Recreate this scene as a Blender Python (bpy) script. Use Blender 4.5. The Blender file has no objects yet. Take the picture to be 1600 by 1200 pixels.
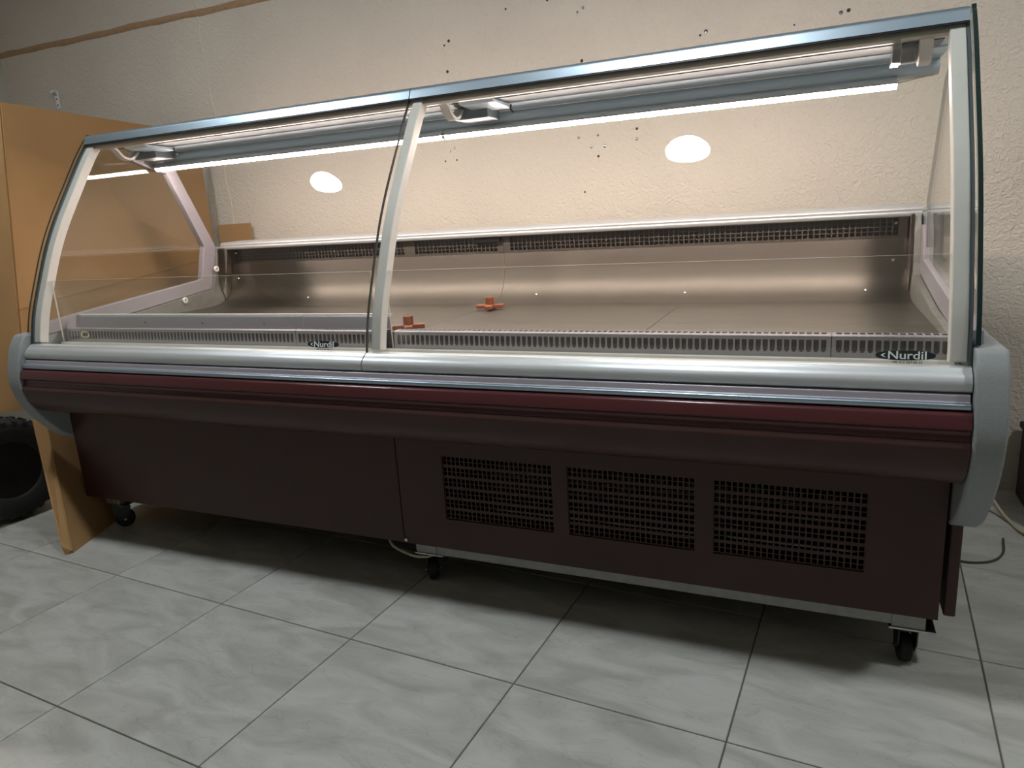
import bpy, bmesh, math, random
from mathutils import Matrix, Vector
random.seed(7)
D = bpy.data
C = bpy.context.scene.collection
SC = bpy.context.scene

# ------------------------------------------------------------------ camera
cam = D.cameras.new('camera'); co = D.objects.new('camera', cam); C.objects.link(co)
cam.sensor_fit = 'HORIZONTAL'; cam.sensor_width = 36.0
cam.lens = 36.0 * 1103.44 / 1600.0
cam.clip_start = 0.01
RW = ((0.91859549, 0.39076945, -0.05900477),      # world -> camera rows (right, down, forward)
      (0.03757215, -0.23498096, -0.97127354),
      (-0.39340902, 0.88999055, -0.2305345))
co.matrix_world = Matrix(((RW[0][0], -RW[1][0], -RW[2][0], 2.30492),
                          (RW[0][1], -RW[1][1], -RW[2][1], -1.51323),
                          (RW[0][2], -RW[1][2], -RW[2][2], 0.98675),
                          (0, 0, 0, 1)))
SC.camera = co

# ------------------------------------------------------------------ world and exposure
w = D.worlds.new('world'); SC.world = w; w.use_nodes = True
w.node_tree.nodes['Background'].inputs[0].default_value = (0.75, 0.85, 1.0, 1)
w.node_tree.nodes['Background'].inputs[1].default_value = 0.3
vs = SC.view_settings
vs.view_transform = 'Standard'; vs.look = 'None'; vs.gamma = 1.0; vs.use_curve_mapping = False
vs.exposure = 0.0
LAMP_STRENGTH = 215.0       # round ceiling lamps
LED_STRENGTH = 92.0        # tubes inside the counter

# ------------------------------------------------------------------ material helpers
def lin(c):
    return tuple(((v / 255.0) / 12.92 if v / 255.0 <= 0.04045 else ((v / 255.0 + 0.055) / 1.055) ** 2.4) for v in c)

def mat(name, rgb, rough=0.5, metal=0.0, spec=0.5, noise=None, bump=None, aniso=None, coat=0.0, emit=None):
    """rgb in sRGB 0-255; noise=(scale, amount); bump=(scale, strength, distance)"""
    m = D.materials.new(name); m.use_nodes = True
    nt = m.node_tree; b = nt.nodes['Principled BSDF']
    col = lin(rgb)
    b.inputs['Base Color'].default_value = (*col, 1)
    b.inputs['Roughness'].default_value = rough
    b.inputs['Metallic'].default_value = metal
    b.inputs['Specular IOR Level'].default_value = spec
    b.inputs['Coat Weight'].default_value = coat
    tc = nt.nodes.new('ShaderNodeTexCoord')
    if noise:
        n = nt.nodes.new('ShaderNodeTexNoise'); n.inputs['Scale'].default_value = noise[0]; n.inputs['Detail'].default_value = 6
        if len(noise) > 2:
            mp = nt.nodes.new('ShaderNodeMapping'); mp.inputs['Scale'].default_value = noise[2]
            nt.links.new(tc.outputs['Object'], mp.inputs[0]); nt.links.new(mp.outputs[0], n.inputs['Vector'])
        else:
            nt.links.new(tc.outputs['Object'], n.inputs['Vector'])
        r = nt.nodes.new('ShaderNodeMapRange'); r.inputs[1].default_value = 0.3; r.inputs[2].default_value = 0.7
        r.inputs[3].default_value = 1 - noise[1]; r.inputs[4].default_value = 1 + noise[1]
        nt.links.new(n.outputs['Fac'], r.inputs[0])
        mx = nt.nodes.new('ShaderNodeMix'); mx.data_type = 'RGBA'; mx.blend_type = 'MULTIPLY'; mx.inputs[0].default_value = 1
        mx.inputs[6].default_value = (*col, 1)
        nt.links.new(r.outputs[0], mx.inputs[7]); nt.links.new(mx.outputs[2], b.inputs['Base Color'])
    if bump:
        n = nt.nodes.new('ShaderNodeTexNoise'); n.inputs['Scale'].default_value = bump[0]; n.inputs['Detail'].default_value = 3
        nt.links.new(tc.outputs['Object'], n.inputs['Vector'])
        bp = nt.nodes.new('ShaderNodeBump'); bp.inputs['Strength'].default_value = bump[1]; bp.inputs['Distance'].default_value = bump[2]
        nt.links.new(n.outputs['Fac'], bp.inputs['Height']); nt.links.new(bp.outputs[0], b.inputs['Normal'])
    if aniso:
        b.inputs['Anisotropic'].default_value = aniso
        b.inputs['Anisotropic Rotation'].default_value = 0.0
        tg = nt.nodes.new('ShaderNodeTangent'); tg.direction_type = 'RADIAL'; tg.axis = 'X'
        nt.links.new(tg.outputs[0], b.inputs['Tangent'])
    if emit:
        b.inputs['Emission Color'].default_value = (*emit[0], 1); b.inputs['Emission Strength'].default_value = emit[1]
    return m

def glass(name, tint, refl=1.0):
    m = D.materials.new(name); m.use_nodes = True; nt = m.node_tree
    nt.nodes.remove(nt.nodes['Principled BSDF']); out = nt.nodes['Material Output']
    tr = nt.nodes.new('ShaderNodeBsdfTransparent'); tr.inputs[0].default_value = (*tint, 1)
    gl = nt.nodes.new('ShaderNodeBsdfGlossy'); gl.inputs['Roughness'].default_value = 0.0
    gl.inputs[0].default_value = (refl, refl, refl, 1)
    ge = nt.nodes.new('ShaderNodeNewGeometry')
    mr = nt.nodes.new('ShaderNodeMapRange'); mr.inputs[3].default_value = 1.48; mr.inputs[4].default_value = 1 / 1.48
    nt.links.new(ge.outputs['Backfacing'], mr.inputs[0])
    fr = nt.nodes.new('ShaderNodeFresnel'); nt.links.new(mr.outputs[0], fr.inputs[0])
    mx = nt.nodes.new('ShaderNodeMixShader')
    nt.links.new(fr.outputs[0], mx.inputs[0]); nt.links.new(tr.outputs[0], mx.inputs[1]); nt.links.new(gl.outputs[0], mx.inputs[2])
    nt.links.new(mx.outputs[0], out.inputs[0])
    return m

M = {}
M['alu'] = mat('brushed_aluminium', (204, 208, 210), 0.38, 0.55, noise=(60, .05, (0.05, 1, 1)))
M['alu_bright'] = mat('bright_aluminium', (186, 206, 222), 0.36, 1.0)
M['alu_lilac'] = mat('anodised_profile', (174, 168, 176), 0.42, 0.35)
M['white'] = mat('white_powder_coat', (214, 212, 208), 0.45, noise=(40, .03))
M['canopy_grey'] = mat('grey_canopy_paint', (200, 217, 230), 0.4)
M['canopy_dark'] = mat('dark_grey_canopy', (84, 96, 104), 0.45)  # darker grey of the canopy underside band and hinge blocks
M['canopy_beige'] = mat('satin_aluminium_lip', (205, 200, 190), 0.3, 0.9)
M['grey_plastic'] = mat('grey_hammered_plastic', (142, 147, 148), 0.55, noise=(260, .06), bump=(420, .25, .002))
M['frame_plastic'] = mat('lilac_grey_plastic', (148, 143, 150), 0.5)
M['brown'] = mat('brown_enamel', (66, 42, 39), 0.36, spec=0.35, noise=(9, .10))
M['brown_gloss'] = mat('brown_gloss_bumper', (80, 40, 43), 0.22, noise=(4, .12, (0.3, 2, 4)))
M['steel'] = mat('stainless_steel', (124, 117, 110), 0.33, 1.0, noise=(30, .05, (0.06, 1, 1)), aniso=0.98)
M['steel_deck'] = mat('stainless_deck', (128, 122, 116), 0.34, 1.0, noise=(22, .10, (0.4, 1, 1)), aniso=0.8)
M['galv'] = mat('galvanised_steel', (150, 150, 146), 0.5, 0.7, noise=(45, .12))
M['duct'] = mat('grey_duct', (96, 92, 100), 0.5, 0.3)
M['dark'] = mat('dark_cavity', (24, 22, 22), 0.8)
M['black_rubber'] = mat('black_rubber', (26, 26, 27), 0.75, bump=(80, .3, .004))
M['black'] = mat('black_plastic', (20, 20, 22), 0.4)
M['chrome'] = mat('zinc_plate', (190, 190, 195), 0.22, 1.0)
M['card'] = mat('cardboard', (168, 132, 90), 0.85, spec=0.2, noise=(5, .05), bump=(18, .15, .01))
M['card_edge'] = mat('cardboard_edge', (160, 120, 78), 0.9, spec=0.1)
M['orange'] = mat('terracotta_plastic', (158, 94, 66), 0.55, noise=(60, .06))
M['cream'] = mat('cream_cable', (190, 180, 156), 0.5)
M['wire_dark'] = mat('dark_cable', (70, 62, 54), 0.5)
M['sticker'] = mat('cream_sticker', (214, 204, 160), 0.5)
M['ink'] = mat('sticker_ink', (38, 46, 50), 0.4)
M['ink_white'] = mat('sticker_white', (232, 236, 236), 0.4)
M['gasket'] = mat('blue_grey_gasket', (96, 108, 118), 0.35)
M['glass'] = glass('clear_glass', (0.965, 0.975, 0.965))
M['riser'] = glass('riser_glass', (0.95, 0.965, 0.955))
M['glass_edge'] = mat('green_glass_edge', (18, 44, 42), 0.12, spec=0.8)
M['riser_edge'] = mat('pale_glass_edge', (196, 200, 190), 0.2)
M['led'] = mat('led_diffuser', (250, 245, 235), 0.5, emit=((1.0, 0.82, 0.74), LED_STRENGTH))
M['lamp'] = mat('lamp_diffuser', (250, 250, 250), 0.5, emit=((0.94, 0.98, 1.0), LAMP_STRENGTH))
M['ceiling'] = mat('ceiling_paint', (225, 226, 224), 0.85)
M['room_wall'] = mat('room_wall_paint', (190, 186, 174), 0.85, bump=(60, .3, .004))
M['caulk'] = mat('brown_caulk', (168, 136, 104), 0.8, noise=(40, .1))
M['grout'] = mat('grey_grout', (92, 90, 84), 0.9, noise=(30, .2))
M['hole'] = mat('screw_dark', (46, 42, 40), 0.6)
M['plug'] = mat('wall_plug_grey', (236, 238, 240), 0.5)
M['dark_wood'] = mat('dark_brown_board', (44, 34, 30), 0.6, noise=(20, .15, (1, 1, 6)))

def wall_material():
    m = D.materials.new('embossed_wallpaper'); m.use_nodes = True; nt = m.node_tree; b = nt.nodes['Principled BSDF']
    tc = nt.nodes.new('ShaderNodeTexCoord')
    n1 = nt.nodes.new('ShaderNodeTexNoise'); n1.inputs['Scale'].default_value = 2.2; n1.inputs['Detail'].default_value = 5
    n2 = nt.nodes.new('ShaderNodeTexNoise'); n2.inputs['Scale'].default_value = 62; n2.inputs['Detail'].default_value = 3; n2.inputs['Distortion'].default_value = 1.2
    for n in (n1, n2): nt.links.new(tc.outputs['Object'], n.inputs['Vector'])
    cr = nt.nodes.new('ShaderNodeValToRGB')
    cr.color_ramp.elements[0].color = (*lin((206, 196, 183)), 1); cr.color_ramp.elements[0].position = 0.3
    cr.color_ramp.elements[1].color = (*lin((215, 205, 191)), 1); cr.color_ramp.elements[1].position = 0.7
    nt.links.new(n1.outputs['Fac'], cr.inputs[0]); nt.links.new(cr.outputs[0], b.inputs['Base Color'])
    bp = nt.nodes.new('ShaderNodeBump'); bp.inputs['Strength'].default_value = 0.8; bp.inputs['Distance'].default_value = 0.0075
    nt.links.new(n2.outputs['Fac'], bp.inputs['Height']); nt.links.new(bp.outputs[0], b.inputs['Normal'])
    b.inputs['Roughness'].default_value = 0.7; b.inputs['Specular IOR Level'].default_value = 0.3
    return m
M['wall'] = wall_material()

def tile_material():
    m = D.materials.new('grey_marbled_tile'); m.use_nodes = True; nt = m.node_tree; b = nt.nodes['Principled BSDF']
    tc = nt.nodes.new('ShaderNodeTexCoord'); oi = nt.nodes.new('ShaderNodeObjectInfo')
    ml = nt.nodes.new('ShaderNodeVectorMath'); ml.operation = 'SCALE'; ml.inputs[0].default_value = (37, 53, 11)
    nt.links.new(oi.outputs['Random'], ml.inputs[3])
    ad = nt.nodes.new('ShaderNodeVectorMath'); ad.operation = 'ADD'
    nt.links.new(tc.outputs['Object'], ad.inputs[0]); nt.links.new(ml.outputs[0], ad.inputs[1])
    n1 = nt.nodes.new('ShaderNodeTexNoise'); n1.inputs['Scale'].default_value = 5; n1.inputs['Detail'].default_value = 8; n1.inputs['Distortion'].default_value = 1.0
    mp = nt.nodes.new('ShaderNodeMapping'); mp.inputs['Scale'].default_value = (1.0, 2.6, 1.0); mp.inputs['Rotation'].default_value = (0, 0, 0.5)
    nt.links.new(ad.outputs[0], mp.inputs[0]); nt.links.new(mp.outputs[0], n1.inputs['Vector'])
    cr = nt.nodes.new('ShaderNodeValToRGB')
    e = cr.color_ramp.elements
    e[0].position = 0.33; e[0].color = (*lin((160, 160, 154)), 1)
    e[1].position = 0.62; e[1].color = (*lin((184, 185, 180)), 1)
    nt.links.new(n1.outputs['Fac'], cr.inputs[0])
    # thin dark scuffs
    n2 = nt.nodes.new('ShaderNodeTexNoise'); n2.inputs['Scale'].default_value = 3.5; n2.inputs['Detail'].default_value = 10; n2.inputs['Distortion'].default_value = 2.5
    nt.links.new(mp.outputs[0], n2.inputs['Vector'])
    sb = nt.nodes.new('ShaderNodeMath'); sb.operation = 'SUBTRACT'; sb.inputs[1].default_value = 0.5; nt.links.new(n2.outputs['Fac'], sb.inputs[0])
    ab = nt.nodes.new('ShaderNodeMath'); ab.operation = 'ABSOLUTE'; nt.links.new(sb.outputs[0], ab.inputs[0])
    mr = nt.nodes.new('ShaderNodeMapRange'); mr.inputs[1].default_value = 0.0; mr.inputs[2].default_value = 0.012; mr.inputs[3].default_value = 0.86; mr.inputs[4].default_value = 1.0
    nt.links.new(ab.outputs[0], mr.inputs[0])
    mx = nt.nodes.new('ShaderNodeMix'); mx.data_type = 'RGBA'; mx.blend_type = 'MULTIPLY'; mx.inputs[0].default_value = 1
    nt.links.new(cr.outputs[0], mx.inputs[6]); nt.links.new(mr.outputs[0], mx.inputs[7]); nt.links.new(mx.outputs[2], b.inputs['Base Color'])
    b.inputs['Roughness'].default_value = 0.38; b.inputs['Specular IOR Level'].default_value = 0.4
    return m
M['tile'] = tile_material()

# ------------------------------------------------------------------ geometry helpers
ORG = {}      # world origin of each object

def tag(o, label=None, cat=None, group=None, kind=None):
    if label: o['label'] = label
    if cat: o['category'] = cat
    if group: o['group'] = group
    if kind: o['kind'] = kind
    return o

def empty(name, loc):
    o = D.objects.new(name, None); C.objects.link(o); o.location = loc; o.empty_display_size = 0.1
    ORG[o] = Vector(loc)
    return o

def obj(name, vf, m, parent=None, smooth=False, bevel=0, origin=None, seg=2, solid=0, angle=35, mi=None):
    verts, faces = vf
    lo = [min(v[i] for v in verts) for i in range(3)]; hi = [max(v[i] for v in verts) for i in range(3)]
    o0 = Vector(origin) if origin else Vector(((lo[0] + hi[0]) / 2, (lo[1] + hi[1]) / 2, lo[2]))
    me = D.meshes.new(name)
    me.from_pydata([tuple(Vector(v) - o0) for v in verts], [], faces)
    me.update()
    bm = bmesh.new(); bm.from_mesh(me); bmesh.ops.recalc_face_normals(bm, faces=bm.faces); bm.to_mesh(me); bm.free()
    ms = m if isinstance(m, (list, tuple)) else [m]
    for k in ms: me.materials.append(M[k] if isinstance(k, str) else k)
    if mi:
        for i, p in enumerate(me.polygons): p.material_index = mi[i]
    o = D.objects.new(name, me); C.objects.link(o)
    ORG[o] = o0
    if parent:
        o.parent = parent; o.location = o0 - ORG[parent]
    else:
        o.location = o0
    if solid:
        sd = o.modifiers.new('solidify', 'SOLIDIFY'); sd.thickness = solid; sd.offset = 0
    if bevel:
        bv = o.modifiers.new('bevel', 'BEVEL'); bv.width = bevel; bv.segments = seg; bv.limit_method = 'ANGLE'; bv.angle_limit = math.radians(30)
    if smooth:
        for p in me.polygons: p.use_smooth = True
        me.set_sharp_from_angle(angle=math.radians(angle))
    return o

def join(*parts):
    V = []; F = []
    for v, f in parts:
        n = len(V); V += list(v); F += [tuple(i + n for i in q) for q in f]
    return V, F

def box(x0, x1, y0, y1, z0, z1):
    v = [(x, y, z) for x in (x0, x1) for y in (y0, y1) for z in (z0, z1)]
    f = [(0, 1, 3, 2), (4, 6, 7, 5), (0, 4, 5, 1), (2, 3, 7, 6), (0, 2, 6, 4), (1, 5, 7, 3)]
    return v, f

def prism(prof, x0, x1):
    """closed (y,z) outline pushed along x"""
    n = len(prof)
    v = [(x0, y, z) for y, z in prof] + [(x1, y, z) for y, z in prof]
    f = [tuple(range(n)), tuple(range(2 * n - 1, n - 1, -1))]
    f += [(i, i + n, (i + 1) % n + n, (i + 1) % n) for i in range(n)]
    return v, f

def slab(line, t, x0, x1):
    """open (y,z) line given a thickness t, pushed along x"""
    n = len(line); off = []
    for i in range(n):
        a = Vector(line[max(i - 1, 0)]); b = Vector(line[min(i + 1, n - 1)]); d = (b - a).normalized()
        off.append((line[i][0] - d.y * t, line[i][1] + d.x * t))
    v = []
    for x in (x0, x1):
        v += [(x, *p) for p in line] + [(x, *p) for p in off]
    f = []
    N = 2 * n
    for i in range(n - 1):
        f.append((i, i + 1, N + i + 1, N + i))
        f.append((n + i, N + n + i, N + n + i + 1, n + i + 1))
        f.append((i, n + i, n + i + 1, i + 1))
        f.append((N + i, N + i + 1, N + n + i + 1, N + n + i))
    f.append((0, N, N + n, n)); f.append((n - 1, 2 * n - 1, N + 2 * n - 1, N + n - 1))
    return v, f

def fillet(pts, r, k=5, closed=False):
    out = []
    n = len(pts)
    for i in range(n):
        p = Vector(pts[i])
        if not closed and i in (0, n - 1): out.append(tuple(p)); continue
        a = Vector(pts[i - 1]); b = Vector(pts[(i + 1) % n])
        rr = r[i] if isinstance(r, (list, tuple)) else r
        da = (a - p); db = (b - p)
        l = min(rr, da.length * 0.45, db.length * 0.45)
        if l < 1e-5: out.append(tuple(p)); continue
        s = p + da.normalized() * l; e = p + db.normalized() * l
        for j in range(k + 1):
            t = j / k
            out.append(tuple(s * (1 - t) ** 2 + p * 2 * t * (1 - t) + e * t * t))
    return out

def tube(path, r, n=8, caps=True):
    V = []; F = []
    P = [Vector(p) for p in path]
    rad = r if isinstance(r, (list, tuple)) else [r] * len(P)
    up = None
    for i, p in enumerate(P):
        d = (P[min(i + 1, len(P) - 1)] - P[max(i - 1, 0)]).normalized()
        if up is None: up = Vector((0, 0, 1)) if abs(d.z) < 0.9 else Vector((1, 0, 0))
        s = d.cross(up).normalized(); up = s.cross(d).normalized()
        for k in range(n):
            a = 2 * math.pi * k / n
            V.append(tuple(p + (s * math.cos(a) + up * math.sin(a)) * rad[i]))
    for i in range(len(P) - 1):
        for k in range(n):
            F.append((i * n + k, i * n + (k + 1) % n, (i + 1) * n + (k + 1) % n, (i + 1) * n + k))
    if caps:
        F.append(tuple(range(n - 1, -1, -1))); F.append(tuple((len(P) - 1) * n + k for k in range(n)))
    return V, F

def lathe(prof, c, axis, n=24):
    """prof: (radius, along) closed ring turned round axis through c"""
    ax = Vector(axis).normalized(); u = ax.orthogonal().normalized(); v = ax.cross(u)
    V = []; F = []; m = len(prof)
    for k in range(n):
        a = 2 * math.pi * k / n; d = u * math.cos(a) + v * math.sin(a)
        for r, h in prof: V.append(tuple(Vector(c) + d * r + ax * h))
    for k in range(n):
        for j in range(m):
            F.append((k * m + j, ((k + 1) % n) * m + j, ((k + 1) % n) * m + (j + 1) % m, k * m + (j + 1) % m))
    return V, F

def smoothline(pts, n):
    """Catmull-Rom through the points"""
    P = [Vector(p) for p in pts]; P = [P[0] * 2 - P[1]] + P + [P[-1] * 2 - P[-2]]
    out = []
    m = len(P) - 3
    for k in range(n + 1):
        t = k / n * m; i = min(int(t), m - 1); t -= i
        a, b, c, d = P[i:i + 4]
        out.append(tuple(0.5 * ((2 * b) + (c - a) * t + (2 * a - 5 * b + 4 * c - d) * t * t + (3 * b - a - 3 * c + d) * t ** 3)))
    return out

def perf(xs, zs, hole, fn):
    """sheet over the grid xs * zs without the cells where hole(i, j); fn(x, z) -> point"""
    V = [fn(x, z) for z in zs for x in xs]; n = len(xs); F = []
    for j in range(len(zs) - 1):
        for i in range(n - 1):
            if not hole(i, j): F.append((j * n + i, j * n + i + 1, (j + 1) * n + i + 1, (j + 1) * n + i))
    used = sorted({k for f in F for k in f}); mp = {k: q for q, k in enumerate(used)}
    return [V[k] for k in used], [tuple(mp[k] for k in f) for f in F]

def text(name, body, size, xyz, rx, m, parent, sx=1.0, shear=0.0, thick=0.0003):
    cu = D.curves.new(name, 'FONT'); cu.body = body; cu.size = size; cu.align_x = 'CENTER'; cu.align_y = 'CENTER'
    cu.extrude = thick; cu.shear = shear; cu.offset = size * 0.012
    t = D.objects.new(name, cu); C.objects.link(t)
    bpy.context.view_layer.update()
    me = D.meshes.new_from_object(t.evaluated_get(bpy.context.evaluated_depsgraph_get()))
    D.objects.remove(t); D.curves.remove(cu)
    me.name = name; me.materials.clear(); me.materials.append(M[m])
    o = D.objects.new(name, me); C.objects.link(o)
    o.parent = parent; o.location = Vector(xyz) - ORG[parent]; o.rotation_euler = (rx, 0, 0); o.scale = (sx, 1, 1)
    ORG[o] = Vector(xyz)
    return o

# ------------------------------------------------------------------ the room
X0, X1, Y0, Y1, ZC = -1.70, 4.9, -4.6, 1.15, 2.6
def struct(name, vf, m, **k):
    return tag(obj(name, vf, m, **k), kind='structure')
floor = struct('floor', box(X0 - .1, X1 + .1, Y0 - .1, Y1 + .1, -0.05, -0.0025), 'grout')
wall_back = struct('wall_back', box(X0 - .1, X1 + .1, Y1, Y1 + .1, 0, ZC), 'wall')
struct('wall_left', box(X0 - .1, X0, Y0, Y1, 0, ZC), 'room_wall')
struct('wall_right', box(X1, X1 + .1, Y0, Y1, 0, ZC), 'room_wall')
struct('wall_front', box(X0 - .1, X1 + .1, Y0 - .1, Y0, 0, ZC), 'room_wall')
struct('ceiling', box(X0 - .1, X1 + .1, Y0 - .1, Y1 + .1, ZC, ZC + .1), 'ceiling')

# floor tiles, one object each
TS, TH = 0.45, -0.06543
GX, GY = 0.35162, -0.65895
g = 0.0016
ch = 0.0012
tv = []
h = TS / 2 - g
for (s, z) in ((h - ch, 0.0), (h, -ch), (h, -0.004)):
    tv += [(-s, -s, z), (s, -s, z), (s, s, z), (-s, s, z)]
tf = [(0, 1, 2, 3)] + [(r * 4 + k, r * 4 + (k + 1) % 4, r * 4 + 4 + (k + 1) % 4, r * 4 + 4 + k) for r in range(2) for k in range(4)]
tme = D.meshes.new('tile'); tme.from_pydata(tv, [], tf); tme.materials.append(M['tile'])
bm = bmesh.new(); bm.from_mesh(tme); bmesh.ops.recalc_face_normals(bm, faces=bm.faces); bm.to_mesh(tme); bm.free()
if tme.polygons[0].normal.z < 0: tme.flip_normals()
ct, st = math.cos(TH), math.sin(TH)
for i in range(-5, 11):
    for j in range(-8, 5):
        a, b = (i + .5) * TS, (j + .5) * TS
        x = GX + ct * a - st * b; y = GY + st * a + ct * b
        if not (X0 - .2 < x < X1 + .2 and Y0 - .2 < y < Y1 + .25): continue
        o = D.objects.new('tile', tme); C.objects.link(o); o.parent = floor
        o.location = Vector((x, y, 0)) - ORG[floor]; o.rotation_euler = (0, 0, TH + (math.pi / 2) * random.choice((0, 2)))

# wall joint lines
pts_t = []; 
nseg = 80
V = []; F = []
for k in range(nseg + 1):
    x = X0 + (X1 - X0) * k / nseg
    zc = 1.965 - 0.004 * (x + 1.7) + 0.0016 * math.sin(k * 1.7) + 0.0015 * math.sin(k * .6)
    hw = 0.0165 + 0.0015 * math.sin(k * 2.3)
    V += [(x, Y1 + .002, zc - hw), (x, Y1 - .004, zc - hw * .6), (x, Y1 - .004, zc + hw * .6), (x, Y1 + .002, zc + hw)]
for k in range(nseg):
    for q in range(3): F.append((k * 4 + q, k * 4 + q + 1, k * 4 + 5 + q, k * 4 + 4 + q))
struct('trim_1', (V, F), 'caulk', smooth=True, angle=80)
V = []; F = []
for k in range(61):
    z = 2.6 - 1.75 * k / 60
    x = -0.315 + .022 * (2.05 - z) / .5 + .004 * math.sin(k * .9)
    hw = .005 + .003 * math.sin(k * 1.9)
    V += [(x - hw, Y1 + .002, z), (x - hw * .3, Y1 - .003, z), (x + hw * .3, Y1 - .003, z), (x + hw, Y1 + .002, z)]
for k in range(60):
    for q in range(3): F.append((k * 4 + q, k * 4 + q + 1, k * 4 + 5 + q, k * 4 + 4 + q))
struct('trim_2', (V, F), 'wall', smooth=True, angle=80)

# screws and plugs left in the wall: (x, z, radius, kind)
def to_wall(u, v):
    d = [RW[0][k] * (u - 800) / 1103.44 + RW[1][k] * (v - 600) / 1103.44 + RW[2][k] for k in range(3)]
    t = (Y1 + 1.51323) / d[1]
    return 2.30492 + t * d[0], 0.98675 + t * d[2]
for (u, v, r, s) in ((701, 64, 6, 0), (694, 71, 4, 0), (699, 112, 6, 0), (790, 14, 4, 0), (855, 0, 5, 0), (902, 19, 5, 1), (911, 12, 6, 1),
                     (909, 95, 6, 0), (1094, 55, 4, 0), (1103, 49, 7, 1), (1314, 20, 7, 1), (1326, 16, 6, 0), (703, 236, 5, 1), (710, 231, 5, 1),
                     (696, 252, 4, 0), (714, 250, 4, 0), (934, 211, 5, 1), (924, 229, 6, 1), (945, 228, 7, 1), (935, 244, 5, 0), (995, 201, 5, 0),
                     (995, 217, 6, 1), (904, 215, 5, 1), (914, 300, 4, 0), (1241, 39, 3, 0)):
    x, z = to_wall(u, v); r *= .001
    o = obj('wall_screw', lathe([(0, -.012), (r, -.012), (r, .0), (r * .6, .002), (0, .0015)], (x, Y1, z), (0, -1, 0), 10), 'chrome' if s else 'hole', wall_back, smooth=True)

# ------------------------------------------------------------------ the serve-over counter
XL, XR, XM = 0.0, 2.56, 1.28
case = empty('display_counter', (1.28, 0.42, 0))
tag(case, 'long brown and silver refrigerated display counter with curved front glass', 'display counter')
GL = smoothline([(-.079, .660), (-.072, .70), (-.052, .776), (-.020, .858), (.028, .970), (.0775, 1.062), (.152, 1.178), (.207, 1.262), (.249, 1.317), (.262, 1.330)], 36)

def inset(line, d):
    out = []
    n = len(line)
    for i in range(n):
        a = Vector(line[max(i - 1, 0)]); b = Vector(line[min(i + 1, n - 1)]); q = (b - a).normalized()
        out.append((line[i][0] + q.y * d, line[i][1] - q.x * d))
    return out

# body and base
obj('insulated_body', join(prism([(0.02, .47), (-.055, .47), (-.055, .655), (-.02, .665), (0.05, .665), (0.05, .690), (.70, .690), (.832, .74), (.832, .93), (.90, .93), (.90, .47)], 0.004, XR - .004)), 'grey_plastic', case)
obj('machine_bay', join(box(.01, XR - .01, .86, .88, .13, .47), box(.01, .025, .02, .88, .13, .47), box(XR - .025, XR - .01, .03, .88, .13, .47), box(.01, XR - .01, .02, .88, .125, .135)), 'dark', case)
obj('base_panel', prism(fillet([(0, .132), (.012, .132), (.012, .462), (0, .462)], .002, 2, True), 0.0, 1.2835), 'brown', case)

# vented base panel: frame round the three grilles
GR = [(1.423, 1.725), (1.765, 2.067), (2.108, 2.415)]
GZ = (.218, .396)
xs = [1.2865]; 
for a, b in GR: xs += [a, b]
xs.append(2.555)
zs = [.132, GZ[0], GZ[1], .462]
pv = obj('base_panel', perf(xs, zs, lambda i, j: j == 1 and i in (1, 3, 5), lambda x, z: (x, .006, z)), 'brown', case, solid=.012)
for a, b in GR:
    gx = []; nc = 24
    pitch = (b - a) / nc; wbar = pitch * .26
    gx.append(a)
    for k in range(nc):
        gx += [a + k * pitch + wbar / 2, a + (k + 1) * pitch - wbar / 2]
    gx.append(b)
    gz = [GZ[0]]; bands = 6
    bp_ = (GZ[1] - GZ[0]) / bands
    for k in range(bands):
        z0 = GZ[0] + k * bp_ + bp_ * .14
        gz += [z0, z0 + bp_ * .33, z0 + bp_ * .40, z0 + bp_ * .73]
    gz.append(GZ[1])
    obj('vent_grille', perf(gx, gz, lambda i, j: i % 2 == 1 and j % 4 in (1, 3), lambda x, z: (x, .005, z)), 'brown', pv, solid=.0016)
# condenser behind the grilles
cond = obj('condenser', join(*[box(1.46 + .012 * k, 1.461 + .012 * k, .16, .26, .17, .42) for k in range(78)]), 'galv', case)
obj('condenser_pipe', join(*[tube([(1.45, .15, .19 + .035 * k), (2.41, .15, .19 + .035 * k)], .004, 6) for k in range(7)]), 'chrome', cond, smooth=True)
obj('side_base_panel', prism([(.022, .132), (.85, .132), (.85, .462), (.022, .462)], 2.567, 2.589), 'brown', case, bevel=.003)
obj('side_base_panel', prism([(.022, .132), (.85, .132), (.85, .462), (.022, .462)], -.014, -.002), 'brown', case, bevel=.003)
obj('base_rail', box(1.372, 2.492, .018, .045, .098, .130), 'galv', case, bevel=.002)
obj('base_rail', box(.10, 2.46, .82, .85, .098, .130), 'galv', case, bevel=.002)
obj('panel_screw', lathe([(0, 0), (.006, 0), (.005, .003), (0, .004)], (1.292, -.001, .142), (0, -1, 0), 10), 'chrome', case, smooth=True)

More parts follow.
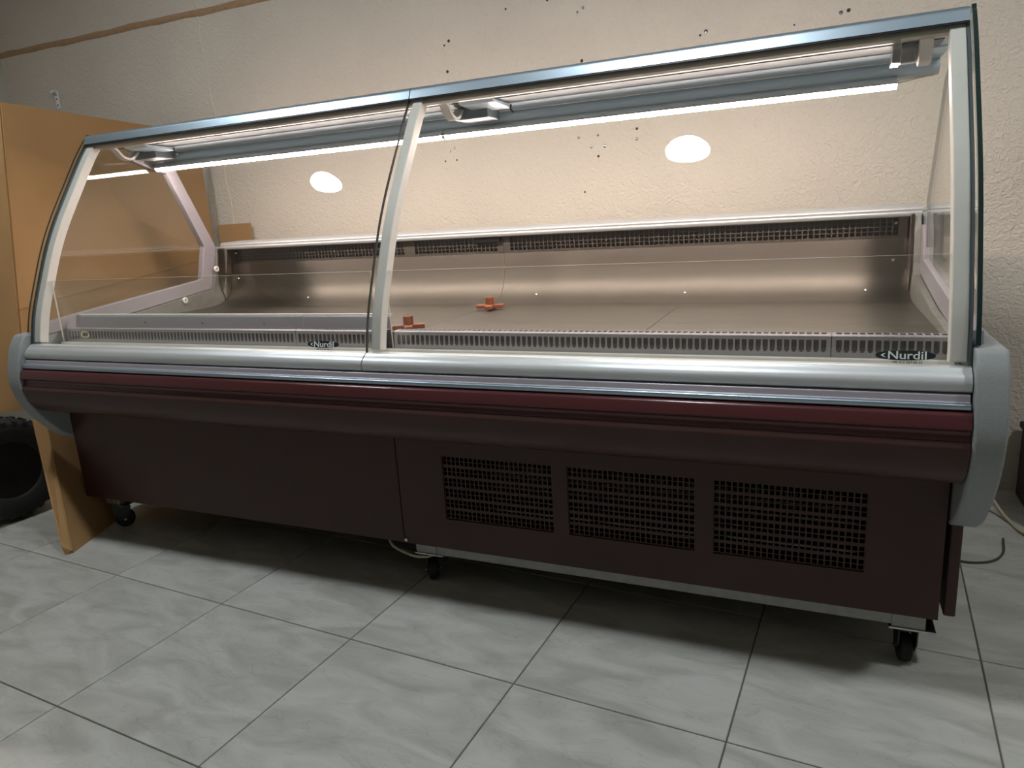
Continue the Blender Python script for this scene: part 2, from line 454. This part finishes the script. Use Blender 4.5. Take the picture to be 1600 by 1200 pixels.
def caster(x, y, yaw):
    br = obj('caster_bracket', join(box(x - .032, x + .032, y - .03, y + .03, .094, .131)), 'galv', case, bevel=.003)
    obj('bracket_plate', box(x - .036, x + .052, y - .032, y + .05, .090, .095), 'chrome', br, bevel=.001)
    c, s = math.cos(yaw), math.sin(yaw)
    def rotv(vf):
        return [(x + (a - x) * c - (b - y) * s, y + (a - x) * s + (b - y) * c, q) for a, b, q in vf[0]], vf[1]
    fk = [(-.026, .089), (.020, .089), (.026, .060), (.012, .026), (-.004, .026), (-.022, .050)]
    fork = obj('caster_fork', join(rotv(prism([(y + a, b) for a, b in fk], x - .019, x - .016)), rotv(prism([(y + a, b) for a, b in fk], x + .016, x + .019)), rotv(box(x - .019, x + .019, y - .026, y + .02, .085, .089))), 'black', case)
    obj('caster_wheel', rotv(lathe([(.008, -.013), (.026, -.013), (.031, -.009), (.031, .009), (.026, .013), (.008, .013)], (x, y + .006, .031), (1, 0, 0), 24)), 'black_rubber', fork, smooth=True)
    obj('caster_axle', rotv(tube([(x - .022, y + .006, .031), (x + .022, y + .006, .031)], .005, 8)), 'chrome', fork, smooth=True)
caster(2.505, .045, .1); caster(1.335, .055, .6); caster(.075, .065, -.7); caster(2.50, .80, .3); caster(.075, .80, .2)

# lower fascia, bumper, rails
fas = fillet([(-.128, .556), (-.1345, .545), (-.124, .500), (-.098, .468), (-.070, .458), (.02, .458)], [0, .004, .03, .02, .02, 0], 5)
obj('lower_fascia', prism(fas + [(.02, .556)], .001, XR - .001), 'brown', case, smooth=True)
bum = fillet([(-.106, .609), (-.124, .606), (-.1345, .580), (-.126, .576), (-.122, .566), (-.129, .557)], [0, .006, .004, .004, .006, 0], 4)
obj('bumper', prism(bum + [(-.06, .557), (-.06, .609)], .001, XR - .001), 'brown_gloss', case, smooth=True)
rail = fillet([(-.092, .637), (-.103, .635), (-.106, .6215), (-.117, .6195), (-.118, .6105), (-.06, .6095)], [0, .003, .003, .004, .002, 0], 4)
obj('lower_rail', prism(rail + [(-.06, .637)], .001, XR - .003), 'alu_lilac', case, smooth=True)
obj('rail_edge', prism(fillet([(-.1185, .6105), (-.1185, .6205), (-.108, .6225), (-.108, .6105)], .003, 3, True), .002, XR - .003), 'alu_bright', case, smooth=True)

# interior tub
tub = smoothline([(.05, .700), (.30, .699), (.58, .698), (.67, .700), (.728, .713), (.768, .748), (.788, .80), (.798, .862)], 44)
seams = [.020, .66, 1.30, 1.925, 2.54]
for a, b in zip(seams[:-1], seams[1:]):
    obj('deck_plate', slab([(y, z) for y, z in tub if y < .665], -.003, a + .0006, b - .0006), 'steel_deck', case, smooth=True)
for a, b in ((.020, 1.285), (1.286, 2.54)):
    obj('back_liner', slab([(y, z) for y, z in tub if y > .650], -.003, a, b), 'steel', case, smooth=True)
# back air grille: sheet with square holes
def back_grille(x0, x1, ends):
    nc = int((x1 - x0 - 2 * ends) / .0158); pitch = (x1 - x0 - 2 * ends) / nc
    gx = [x0]
    for k in range(nc): gx += [x0 + ends + k * pitch + .0018, x0 + ends + (k + 1) * pitch - .0018]
    gx.append(x1)
    z0, z1 = .866, .936
    gz = [z0 - .006]
    for k in range(4): gz += [z0 + .004 + k * .0125 + .0012, z0 + .004 + (k + 1) * .0125 - .0012]
    gz.append(z1)
    return obj('return_grille', perf(gx, gz, lambda i, j: i % 2 == 1 and j % 2 == 1, lambda x, z: (x, .799 - (z - .86) * .08, z)), 'steel', case, solid=.0012)
for a, b in ((.03, .90), (.90, 1.283), (1.285, 2.53)): back_grille(a, b, .022)
obj('grille_backing', box(.02, 2.54, .826, .830, .74, .945), 'duct', case)
obj('thermometer', box(1.175, 1.275, .784, .794, .902, .927), 'black', case, bevel=.002)
for x in (.06, 2.50):
    for z in (.80, .905):
        obj('liner_screw', lathe([(0, 0), (.006, 0), (.004, .003), (0, .004)], (x, .786 if z < .85 else .794, z), (0, -1, 0), 10), 'chrome', case, smooth=True)
for x in (.45, 1.42, 1.92, 2.43):
    obj('liner_screw', lathe([(0, 0), (.005, 0), (.004, .003), (0, .004)], (x, .742, .722), (0, -.7, .7), 10), 'chrome', case, smooth=True)
# back cap rail with ribs
cap = fillet([(.777, .921), (.774, .927), (.774, .933), (.778, .935), (.776, .941), (.782, .948), (.788, .951), (.90, .955), (.90, .930), (.80, .924)], .002, 2, True)
obj('back_rail', prism(cap, -.002, XR + .002), 'alu', case, smooth=True)
# tub ends
ENDP = [(.05, .695), (.05, .712), (.321, .725), (.684, .768), (.700, .80), (.745, .931), (.803, .931), (.800, .80), (.72, .70), (.66, .695)]
obj('tub_end', prism(ENDP, .004, .020), 'galv', case)
obj('tub_end', prism(ENDP, 2.540, 2.556), 'galv', case)
BR = [(.735, .928), (.800, .928), (.790, .80), (.765, .745), (.740, .72), (.715, .79)]
obj('end_bracket', prism(BR, .021, .026), 'steel', case)
obj('end_bracket', prism(BR, 2.534, 2.539), 'steel', case)
for y, z in ((.713, .848), (.530, .742)):
    b_ = obj('screw_cap', lathe([(0, 0), (.0125, 0), (.0125, .005), (.010, .007), (.004, .007), (.003, .005), (0, .005)], (.020, y, z), (1, 0, 0), 18), 'white', case, smooth=True)
    obj('cap_hole', lathe([(0, 0), (.0026, 0), (.0022, .001), (0, .001)], (.0252, y, z), (1, 0, 0), 10), 'hole', b_)

# slotted front plates
def slot_plate(x0, x1, top_teeth, name='slot_plate'):
    nc = int((x1 - x0 - .012) / .0138); p = (x1 - x0 - .012) / nc
    gx = [x0]
    for k in range(nc):
        q = x0 + .006 + k * p
        gx += [q + p * .14, q + p * .30, q + p * .70, q + p * .86]
    gx.append(x1)
    prof = [(.020, .664), (.026, .682), (.026, .6855), (.027, .7055), (.0275, .714), (.034, .717), (.058, .716), (.066, .706)]
    nz = len(prof)
    def hole(i, j):
        if i == 0 or i >= len(gx) - 2: return False
        c = (i - 1) % 4
        if j == 2: return c in (0, 1, 2)
        if j == 1: return c == 1 and False
        if j == 5 and top_teeth: return c in (0, 1, 2)
        return False
    # rounded lower ends of the slots come from the narrow middle cell
    def hole2(i, j):
        c = (i - 1) % 4
        inside = 0 < i < len(gx) - 2
        if not inside: return False
        if j in (2, 3): return c in (0, 1, 2)
        if j == 1: return c == 1
        if j == 6 and top_teeth: return c in (0, 1, 2)
        return False
    prof = [(.020, .664), (.0255, .6815), (.0258, .6845), (.0262, .690), (.027, .7065), (.0275, .714), (.034, .717), (.056, .7165), (.066, .704)]
    return obj(name, perf(gx, list(range(len(prof))), hole2, lambda x, j: (x, *prof[j])), 'alu_lilac', case, solid=.0012)
slot_plate(.034, .978, True); slot_plate(.980, 1.270, True); slot_plate(1.300, 2.332, True); slot_plate(2.334, 2.545, True)
obj('duct_liner', slab([(.031, .668), (.035, .690), (.037, .712)], -.002, .034, 2.545), 'duct', case)
for a, b in ((.036, .978), (.980, 1.268)):
    lp = obj('front_upstand', slab(fillet([(.060, .706), (.068, .748), (.074, .752), (.080, .748)], .004, 3), .0015, a, b), 'alu_lilac', case, smooth=True)
    obj('upstand_edge', tube([(a, .0735, .7515), (b, .0735, .7515)], .0045, 8), 'white', lp, smooth=True)
    for x in ([.36, .60, .84] if a < .5 else []):
        obj('upstand_screw', lathe([(0, 0), (.004, 0), (.003, .002), (0, .0025)], (x, .0635, .730), (0, -1, .15), 8), 'chrome', lp, smooth=True)
obj('channel', prism(fillet([(.000, .660), (.000, .674), (.014, .674), (.014, .660)], .002, 2, True), .034, 2.545), 'white', case, smooth=True)
obj('front_ledge', prism([(-.062, .655), (-.062, .671), (.024, .663), (.024, .655)], .004, 2.556), 'white', case)

# low inner glass
for a, b in ((.040, 1.262), (1.306, 2.538)):
    v, f = box(a, b, .004, .009, .666, .873)
    obj('riser_glass', (v, f), ['riser', 'riser_edge'], case, mi=[1, 1, 0, 0, 1, 1])
# cream sticker frame at the left of the slots
stf = []
for (a, b, c, d) in ((.135, .171, .690, .6935), (.135, .171, .7065, .710), (.135, .139, .690, .710), (.167, .171, .690, .710)):
    stf.append(box(a, b, .0015, .0028, c, d))
obj('price_sticker', join(*stf), 'sticker', case)

# curved front windows: pane with top strip, bottom profile, logo
def window(x0, x1, lx):
    t = .006
    inner = inset(GL, t)
    n = len(GL)
    V = [(x, *p) for x in (x0, x1) for p in GL] + [(x, *p) for x in (x0, x1) for p in inner]
    F = []; mi = []
    for i in range(n - 1):
        F.append((i, i + 1, n + i + 1, n + i)); mi.append(0)
        F.append((2 * n + i, 3 * n + i, 3 * n + i + 1, 2 * n + i + 1)); mi.append(0)
        F.append((i, 2 * n + i, 2 * n + i + 1, i + 1)); mi.append(1)
        F.append((n + i, n + i + 1, 3 * n + i + 1, 3 * n + i)); mi.append(1)
    F.append((0, n, 3 * n, 2 * n)); mi.append(1); F.append((n - 1, 3 * n - 1, 4 * n - 1, 2 * n - 1)); mi.append(1)
    p = obj('front_glass', (V, F), ['glass', 'glass_edge'], case, smooth=True, mi=mi)
    ts = fillet([(.2390, 1.3085), (.2483, 1.3310), (.2580, 1.3385), (.290, 1.340), (.290, 1.334), (.262, 1.331), (.25, 1.318), (.246, 1.3085)], [0, .003, .006, .002, 0, 0, 0, 0], 5, True)
    obj('top_strip', prism(ts, x0, x1), 'alu_bright', p, smooth=True)
    obj('strip_seal', prism([(.238, 1.3045), (.2405, 1.3085), (.247, 1.3085), (.246, 1.3045)], x0, x1), 'black', p)
    bp = fillet([(-.070, .680), (-.080, .679), (-.085, .674), (-.0955, .667), (-.1035, .655), (-.1035, .643), (-.099, .638), (-.060, .638), (-.060, .680)], [0, .002, .003, .006, .012, .005, .002, 0, 0], 5, True)
    obj('bottom_profile', prism(bp, x0, x1), 'alu', p, smooth=True)
    # oval badge on the glass foot
    zc = .6980; ny = -.0742
    ang = math.radians(90 - 10)
    bx = lx
    ov = []
    for k in range(40):
        a = 2 * math.pi * k / 40
        r = .0090 * math.sin(a); ov.append((bx + .054 * math.cos(a) * (1 - .10 * abs(math.cos(a)) ** 6), r))
    R = math.radians(78)
    def place(u, v, d): return (u, ny + v * math.cos(R) - d * math.sin(R), zc + v * math.sin(R) + d * math.cos(R))
    VV = [place(u, v, .0006) for u, v in ov] + [place(u, v, 0.0) for u, v in ov]
    FF = [tuple(range(40)), tuple(range(79, 39, -1))] + [(k, 40 + k, 40 + (k + 1) % 40, (k + 1) % 40) for k in range(40)]
    obj('logo_badge', (VV, FF), 'ink', p)
    text('logo_lettering', 'Nurdil', .0205, place(bx + .003, -.0003, .0012), R, 'ink_white', p, sx=1.2)
    # small swoosh left of the name
    sw = [(-.040, .0005), (-.036, .003), (-.031, .0042), (-.034, .0020), (-.0355, .0), (-.034, -.002), (-.030, -.0042), (-.036, -.003)]
    obj('logo_mark', ([place(bx + u, v, .0010) for u, v in sw] + [place(bx + u, v, .0006) for u, v in sw],
        [tuple(range(8)), tuple(range(15, 7, -1))] + [(k, 8 + k, 8 + (k + 1) % 8, (k + 1) % 8) for k in range(8)]), 'ink_white', p)
    text('phone_lettering', '+90 212 567 02 33', .0062, place(bx + .003, -.0128, .0006), R, 'ink', p, sx=1.05)
    return p
win_a = window(.001, 1.2785, 1.150)
win_b = window(1.2815, 2.559, 2.455)

# curved arms behind the panes
def arm(x0, x1, name='glass_arm'):
    a = [p for p in inset(GL, .0075) if p[1] > .684]; b = [p for p in inset(GL, .036)]
    b = b[len(b) - len(a):]
    prof = a + b[::-1]
    n = len(a)
    return obj(name, prism(prof, x0, x1), 'white', case, bevel=.0025, smooth=True)
arm(.006, .034); arm(1.288, 1.316); arm(2.526, 2.554)
# gasket strips beside the end arms
for a, b in ((-.001, .006), (2.5545, 2.559)):
    l1 = inset(GL, .0065); l2 = inset(GL, .03)
    obj('gasket', prism(l1 + l2[::-1], a, b), 'gasket', case)

# end glass with dark green polished edge
def end_glass(x0, x1):
    f = [p for p in inset(GL, -.004) if p[1] > .705] + [(.264, 1.342)]
    prof = f + [(.30, 1.338), (.46, 1.285), (.560, 1.246), (.722, .960), (.69, .935), (.648, .80), (.12, .742)]
    n = len(prof)
    v, F = prism(prof, x0, x1)
    return obj('end_glass', (v, F), ['glass', 'glass_edge'], case, mi=[0, 0] + [1] * n)
end_glass(-.011, -.003); end_glass(2.563, 2.571)

# end frame: back post, lower sill and top bracket
FR_IN = [(.42, 1.262), (.50, 1.236), (.560, 1.222), (.686, .942), (.648, .812), (.12, .757), (-.03, .738)]
FR_OUT = [(.42, 1.292), (.55, 1.285), (.603, 1.238), (.740, .950), (.745, .930), (.690, .770), (.321, .727), (.10, .712), (-.045, .700)]
def end_frame(x0, x1):
    return obj('end_frame', prism(FR_OUT + FR_IN[::-1], x0, x1), 'frame_plastic', case, bevel=.002)
end_frame(-.022, .004)
obj('end_frame', prism([(.686, .90), (.648, .812), (.12, .757), (-.03, .738), (-.045, .700), (.10, .712), (.321, .727), (.690, .770), (.735, .90)], 2.556, 2.582), 'frame_plastic', case, bevel=.002)

# end panels (thick grey moulded cheeks)
EP = fillet([(.02, .335), (-.030, .365), (-.085, .430), (-.122, .492), (-.139, .560), (-.131, .620), (-.112, .680), (-.088, .714), (.10, .714), (.33, .728), (.70, .775), (.76, .935), (.91, .935), (.91, .33), (.10, .325)],
            [.01, .03, .04, .05, .05, .04, .03, .012, .05, .1, .05, .03, .02, .02, .03], 6, True)
for a, b in ((-.056, -.001), (2.561, 2.612)):
    ep = obj('end_panel', prism(EP, a, b), 'grey_plastic', case, bevel=.006, seg=3, smooth=True)
    xi = b if a < 0 else a

# canopy
cn = [(.250, 1.310), (.262, 1.328), (.30, 1.332), (.56, 1.318), (.565, 1.300), (.548, 1.292), (.505, 1.290), (.425, 1.2945), (.425, 1.299), (.335, 1.3025), (.335, 1.2985), (.315, 1.2975), (.300, 1.2985), (.262, 1.292), (.252, 1.300)]
obj('canopy', prism(cn, .010, 2.550), 'canopy_grey', case)
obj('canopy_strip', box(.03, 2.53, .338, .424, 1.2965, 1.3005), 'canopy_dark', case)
obj('canopy_lip', prism([(.2475, 1.2925), (.250, 1.3085), (.262, 1.3085), (.30, 1.297), (.30, 1.2935), (.262, 1.289)], .010, 2.550), 'canopy_beige', case)
hs = [(.525 + .021 * math.cos(a), 1.270 + .019 * math.sin(a)) for a in [math.pi * 2 * k / 20 for k in range(20)]]
lh = obj('lamp_housing', prism(hs, .055, 2.545), 'canopy_grey', case, smooth=True, angle=50)
for a, b in ((.020, 1.236), (1.240, 2.458)):
    tv_, tf_ = tube([(a, .508, 1.2415), (b, .508, 1.2415)], .0145, 24)
    up_ = [1 if sum(tv_[q][2] for q in f) / len(f) > 1.2390 else 0 for f in tf_]
    lt = obj('led_tube', (tv_, tf_), ['led', 'alu'], lh, smooth=True, angle=60, mi=up_)
    lt['label'] = 'lit white LED tube'
for x in (.014, 1.238):
    obj('tube_cap', tube([(x - .006, .508, 1.2415), (x + .005, .508, 1.2415)], .0148, 14), 'chrome', lh, smooth=True, angle=60)
obj('lamp_wire', join(tube([(2.455, .508, 1.246), (2.49, .508, 1.248), (2.535, .512, 1.252)], .0012, 5), tube([(2.455, .508, 1.240), (2.50, .508, 1.246), (2.535, .512, 1.250)], .0012, 5)), 'cream', lh)

# hinges
def hinge(x0, wdt=.026):
    path = fillet([(.275, 1.296), (.305, 1.292), (.330, 1.262), (.362, 1.255), (.385, 1.270), (.400, 1.284)], .018, 5)
    hk = obj('hinge_hook', slab(path, .008, x0, x0 + wdt), 'white', case, smooth=True)
    obj('hinge_block', box(x0 - .004, x0 + .10, .40, .485, 1.262, 1.292), 'canopy_dark', hk, bevel=.003)
    obj('hinge_plate', prism([(.31, 1.297), (.44, 1.2945), (.44, 1.283), (.33, 1.289)], x0 + .05, x0 + .155), 'canopy_grey', hk, bevel=.002)
    obj('hinge_spring', tube([(x0 + .160, .43, 1.292), (x0 + .157, .432, 1.280), (x0 + .164, .436, 1.270)], .003, 6), 'black', hk, smooth=True)
hinge(.042); hinge(1.335)
hb = obj('hinge_block', join(box(2.430, 2.448, .30, .36, 1.255, 1.296), box(2.448, 2.50, .335, .36, 1.258, 1.294)), 'chrome', case, bevel=.002)
obj('hinge_arm', prism([(.275, 1.297), (.30, 1.25), (.33, 1.246), (.345, 1.26), (.32, 1.297)], 2.480, 2.505), 'white', hb, bevel=.003)

# ------------------------------------------------------------------ loose things in and round the counter
def cross(x, y, rz, label):
    r = empty('cross_spacer', (x, y, .7035)); tag(r, label, 'spacer', 'terracotta cross spacers on the counter deck')
    r.rotation_euler = (0, 0, rz)
    z = .7035
    obj('cross_arm', box(x - .044, x + .044, y - .011, y + .011, z, z + .012), 'orange', r, bevel=.002)
    obj('cross_arm', join(box(x - .011, x + .011, y - .044, y - .011, z, z + .012), box(x - .011, x + .011, y + .011, y + .044, z, z + .012)), 'orange', r, bevel=.002)
    obj('upright', join(box(x - .014, x + .014, y - .006, y + .006, z + .012, z + .036), box(x - .006, x + .006, y - .014, y + .014, z + .012, z + .036)), 'orange', r, bevel=.002)
cross(1.335, .545, .25, 'terracotta cross-shaped spacer in the middle of the steel deck')
cross(1.275, .140, .5, 'terracotta cross-shaped spacer close behind the slotted front plate')

# cardboard: big folded sheet on the left, small flap against the wall
cb = empty('cardboard_box', (-.45, .5, 0)); tag(cb, 'large opened cardboard carton standing behind the left end of the counter', 'cardboard box')
xb = -.36
obj('side_sheet', prism([(.085, .40), (.225, 1.482), (1.09, 1.446), (1.085, .0), (.50, .0), (.36, .33)], xb, xb + .006), 'card', cb)
def sheet(pts, t, nrm):
    n = Vector(nrm).normalized() * t
    v = [tuple(Vector(p)) for p in pts] + [tuple(Vector(p) + n) for p in pts]; k = len(pts)
    return v, [tuple(range(k)), tuple(range(2 * k - 1, k - 1, -1))] + [(i, k + i, k + (i + 1) % k, (i + 1) % k) for i in range(k)]
obj('front_sheet', sheet([(xb, .085, .40), (xb, .225, 1.482), (xb - .62, -.10, 1.55), (xb - .62, -.25, .36)], .006, (.3, -.9, .1)), 'card', cb)
obj('back_flap', box(xb + .006, -.150, 1.125, 1.131, .0, 1.03), 'card', cb, bevel=.002)
obj('sheet_seam', prism([(.13, .762), (1.06, .878), (1.06, .882), (.13, .767)], xb + .0055, xb + .008), 'card_edge', cb)
fl = empty('cardboard_flap', (.06, -.05, 0)); tag(fl, 'folded cardboard strip standing on edge at the left foot of the counter', 'cardboard')
obj('strip', sheet([(.095, -.145, .012), (-.10, -.015, .41), (-.165, -.02, .405), (.074, -.162, .03), (.080, -.158, .0)], .005, (.2, -1, -.3)), 'card', fl)
obj('strip', sheet([(.095, -.145, .0), (-.10, -.015, .41), (-.20, .22, .40), (.0, .09, .0)], .005, (-.80, -.4, -.4)), 'card', fl)

# tyre under the carton
tc_ = Vector((-.43, .0, .194)); ta = Vector((.995, -.10, 0)).normalized()
ty = empty('tyre', (tc_.x, tc_.y, 0)); tag(ty, 'black treaded tyre on the floor below the cardboard carton', 'tyre')
prof = fillet([(.100, -.055), (.145, -.068), (.178, -.062), (.186, -.035), (.188, 0), (.186, .035), (.178, .062), (.145, .068), (.100, .055)], .02, 4, True)
obj('casing', lathe(prof, tc_, ta, 48), 'black_rubber', ty, smooth=True)
obj('rim', lathe([(0, -.02), (.10, -.05), (.105, -.05), (.105, .05), (.10, .05), (.03, .035), (0, .035)], tc_, ta, 32), 'black', ty, smooth=True)
u_ = ta.orthogonal().normalized(); v_ = ta.cross(u_)
tr = []
for k in range(30):
    for s in (-1, 1):
        a = 2 * math.pi * (k + (.5 if s > 0 else 0)) / 30
        pts = []
        for (da, hh) in ((-.045, .006), (.04, .006), (.085, .066), (.0, .066)):
            d = u_ * math.cos(a + da) + v_ * math.sin(a + da)
            for rr in (.176, .190 if hh > .03 else .193): pts.append(tuple(tc_ + d * (rr - (.010 if hh > .03 else 0)) + ta * (s * hh)))
        q = [(0, 2, 4, 6), (1, 7, 5, 3), (0, 1, 3, 2), (2, 3, 5, 4), (4, 5, 7, 6), (6, 7, 1, 0)]
        tr.append((pts, q))
tag(obj('tread', join(*tr), 'black_rubber', ty), kind='stuff')

# cables
def cable(name, pts, r, m, label):
    return tag(obj(name, tube(smoothline(pts, 40), r, 8), m, smooth=True, angle=80), label, 'cable')
obj('power_cable', tube(smoothline([(1.20, .05, .131), (1.22, .03, .106), (1.257, .025, .090), (1.318, .02, .084), (1.36, .05, .09), (1.40, .12, .130)], 40), .004, 8), 'cream', case, smooth=True, angle=80)
cable('cable', [(2.74, 1.08, .22), (2.79, 1.03, .12), (2.83, .95, .04), (2.86, .87, .006), (2.885, .78, .006), (2.97, .70, .006)], .005, 'cream', 'cream cable hanging down behind the right end of the counter')
cable('cable', [(2.66, .58, .004), (2.70, .56, .004), (2.76, .58, .004), (2.80, .64, .004), (2.82, .74, .004)], .003, 'wire_dark', 'dark cable curling on the floor beside the right end panel')
cable('cable', [(2.86, 1.11, .30), (2.80, 1.08, .16), (2.76, 1.02, .05), (2.72, .90, .007), (2.70, .72, .005)], .003, 'wire_dark', 'thin dark cable against the wall foot at the far right')

# hook left on the wall
hx, hz = to_wall(90, 155)
hk = empty('wall_bracket', (hx, Y1, hz - .045)); tag(hk, 'small white metal bracket fixed high on the wall above the carton', 'bracket')
obj('plate', box(hx - .012, hx + .012, Y1 - .004, Y1, hz - .045, hz + .04), 'plug', hk, bevel=.002)
obj('hook', slab([(Y1 - .004, hz + .036), (Y1 - .02, hz + .040), (Y1 - .022, hz + .03)], .003, hx - .016, hx + .008), 'plug', hk)
for dz in (-.03, .0, .02): obj('plate_hole', lathe([(0, 0), (.0045, 0), (.004, .001), (0, .001)], (hx, Y1 - .004, hz + dz), (0, -1, 0), 10), 'hole', hk)

# dark low box at the right edge of the view
lb = empty('low_box', (3.12, .96, 0)); tag(lb, 'low dark brown box by the wall at the right edge', 'box')
obj('body', box(2.925, 3.35, .80, 1.12, .0, .23), 'dark_wood', lb, bevel=.006)
obj('lid', box(2.918, 3.357, .793, 1.127, .23, .25), 'dark_wood', lb, bevel=.004)

# ------------------------------------------------------------------ round ceiling lamps
def lamp(x, y, label):
    r = empty('ceiling_lamp', (x, y, ZC)); tag(r, label, 'ceiling lamp', 'round ceiling lamps')
    obj('ring', lathe([(.092, -.0), (.110, -.0), (.108, -.012), (.098, -.016), (.092, -.012)], (x, y, ZC), (0, 0, 1), 40), 'ceiling', r, smooth=True)
    obj('diffuser', lathe([(0, -.004), (.093, -.004), (.093, -.012), (0, -.013)], (x, y, ZC), (0, 0, 1), 40), 'lamp', r, smooth=True)
lamp(-.12, -.46, 'round ceiling lamp mirrored in the left front glass')
lamp(1.77, -.46, 'round ceiling lamp mirrored in the right front glass')
lamp(3.6, -.28, 'round ceiling lamp beyond the right end of the counter')
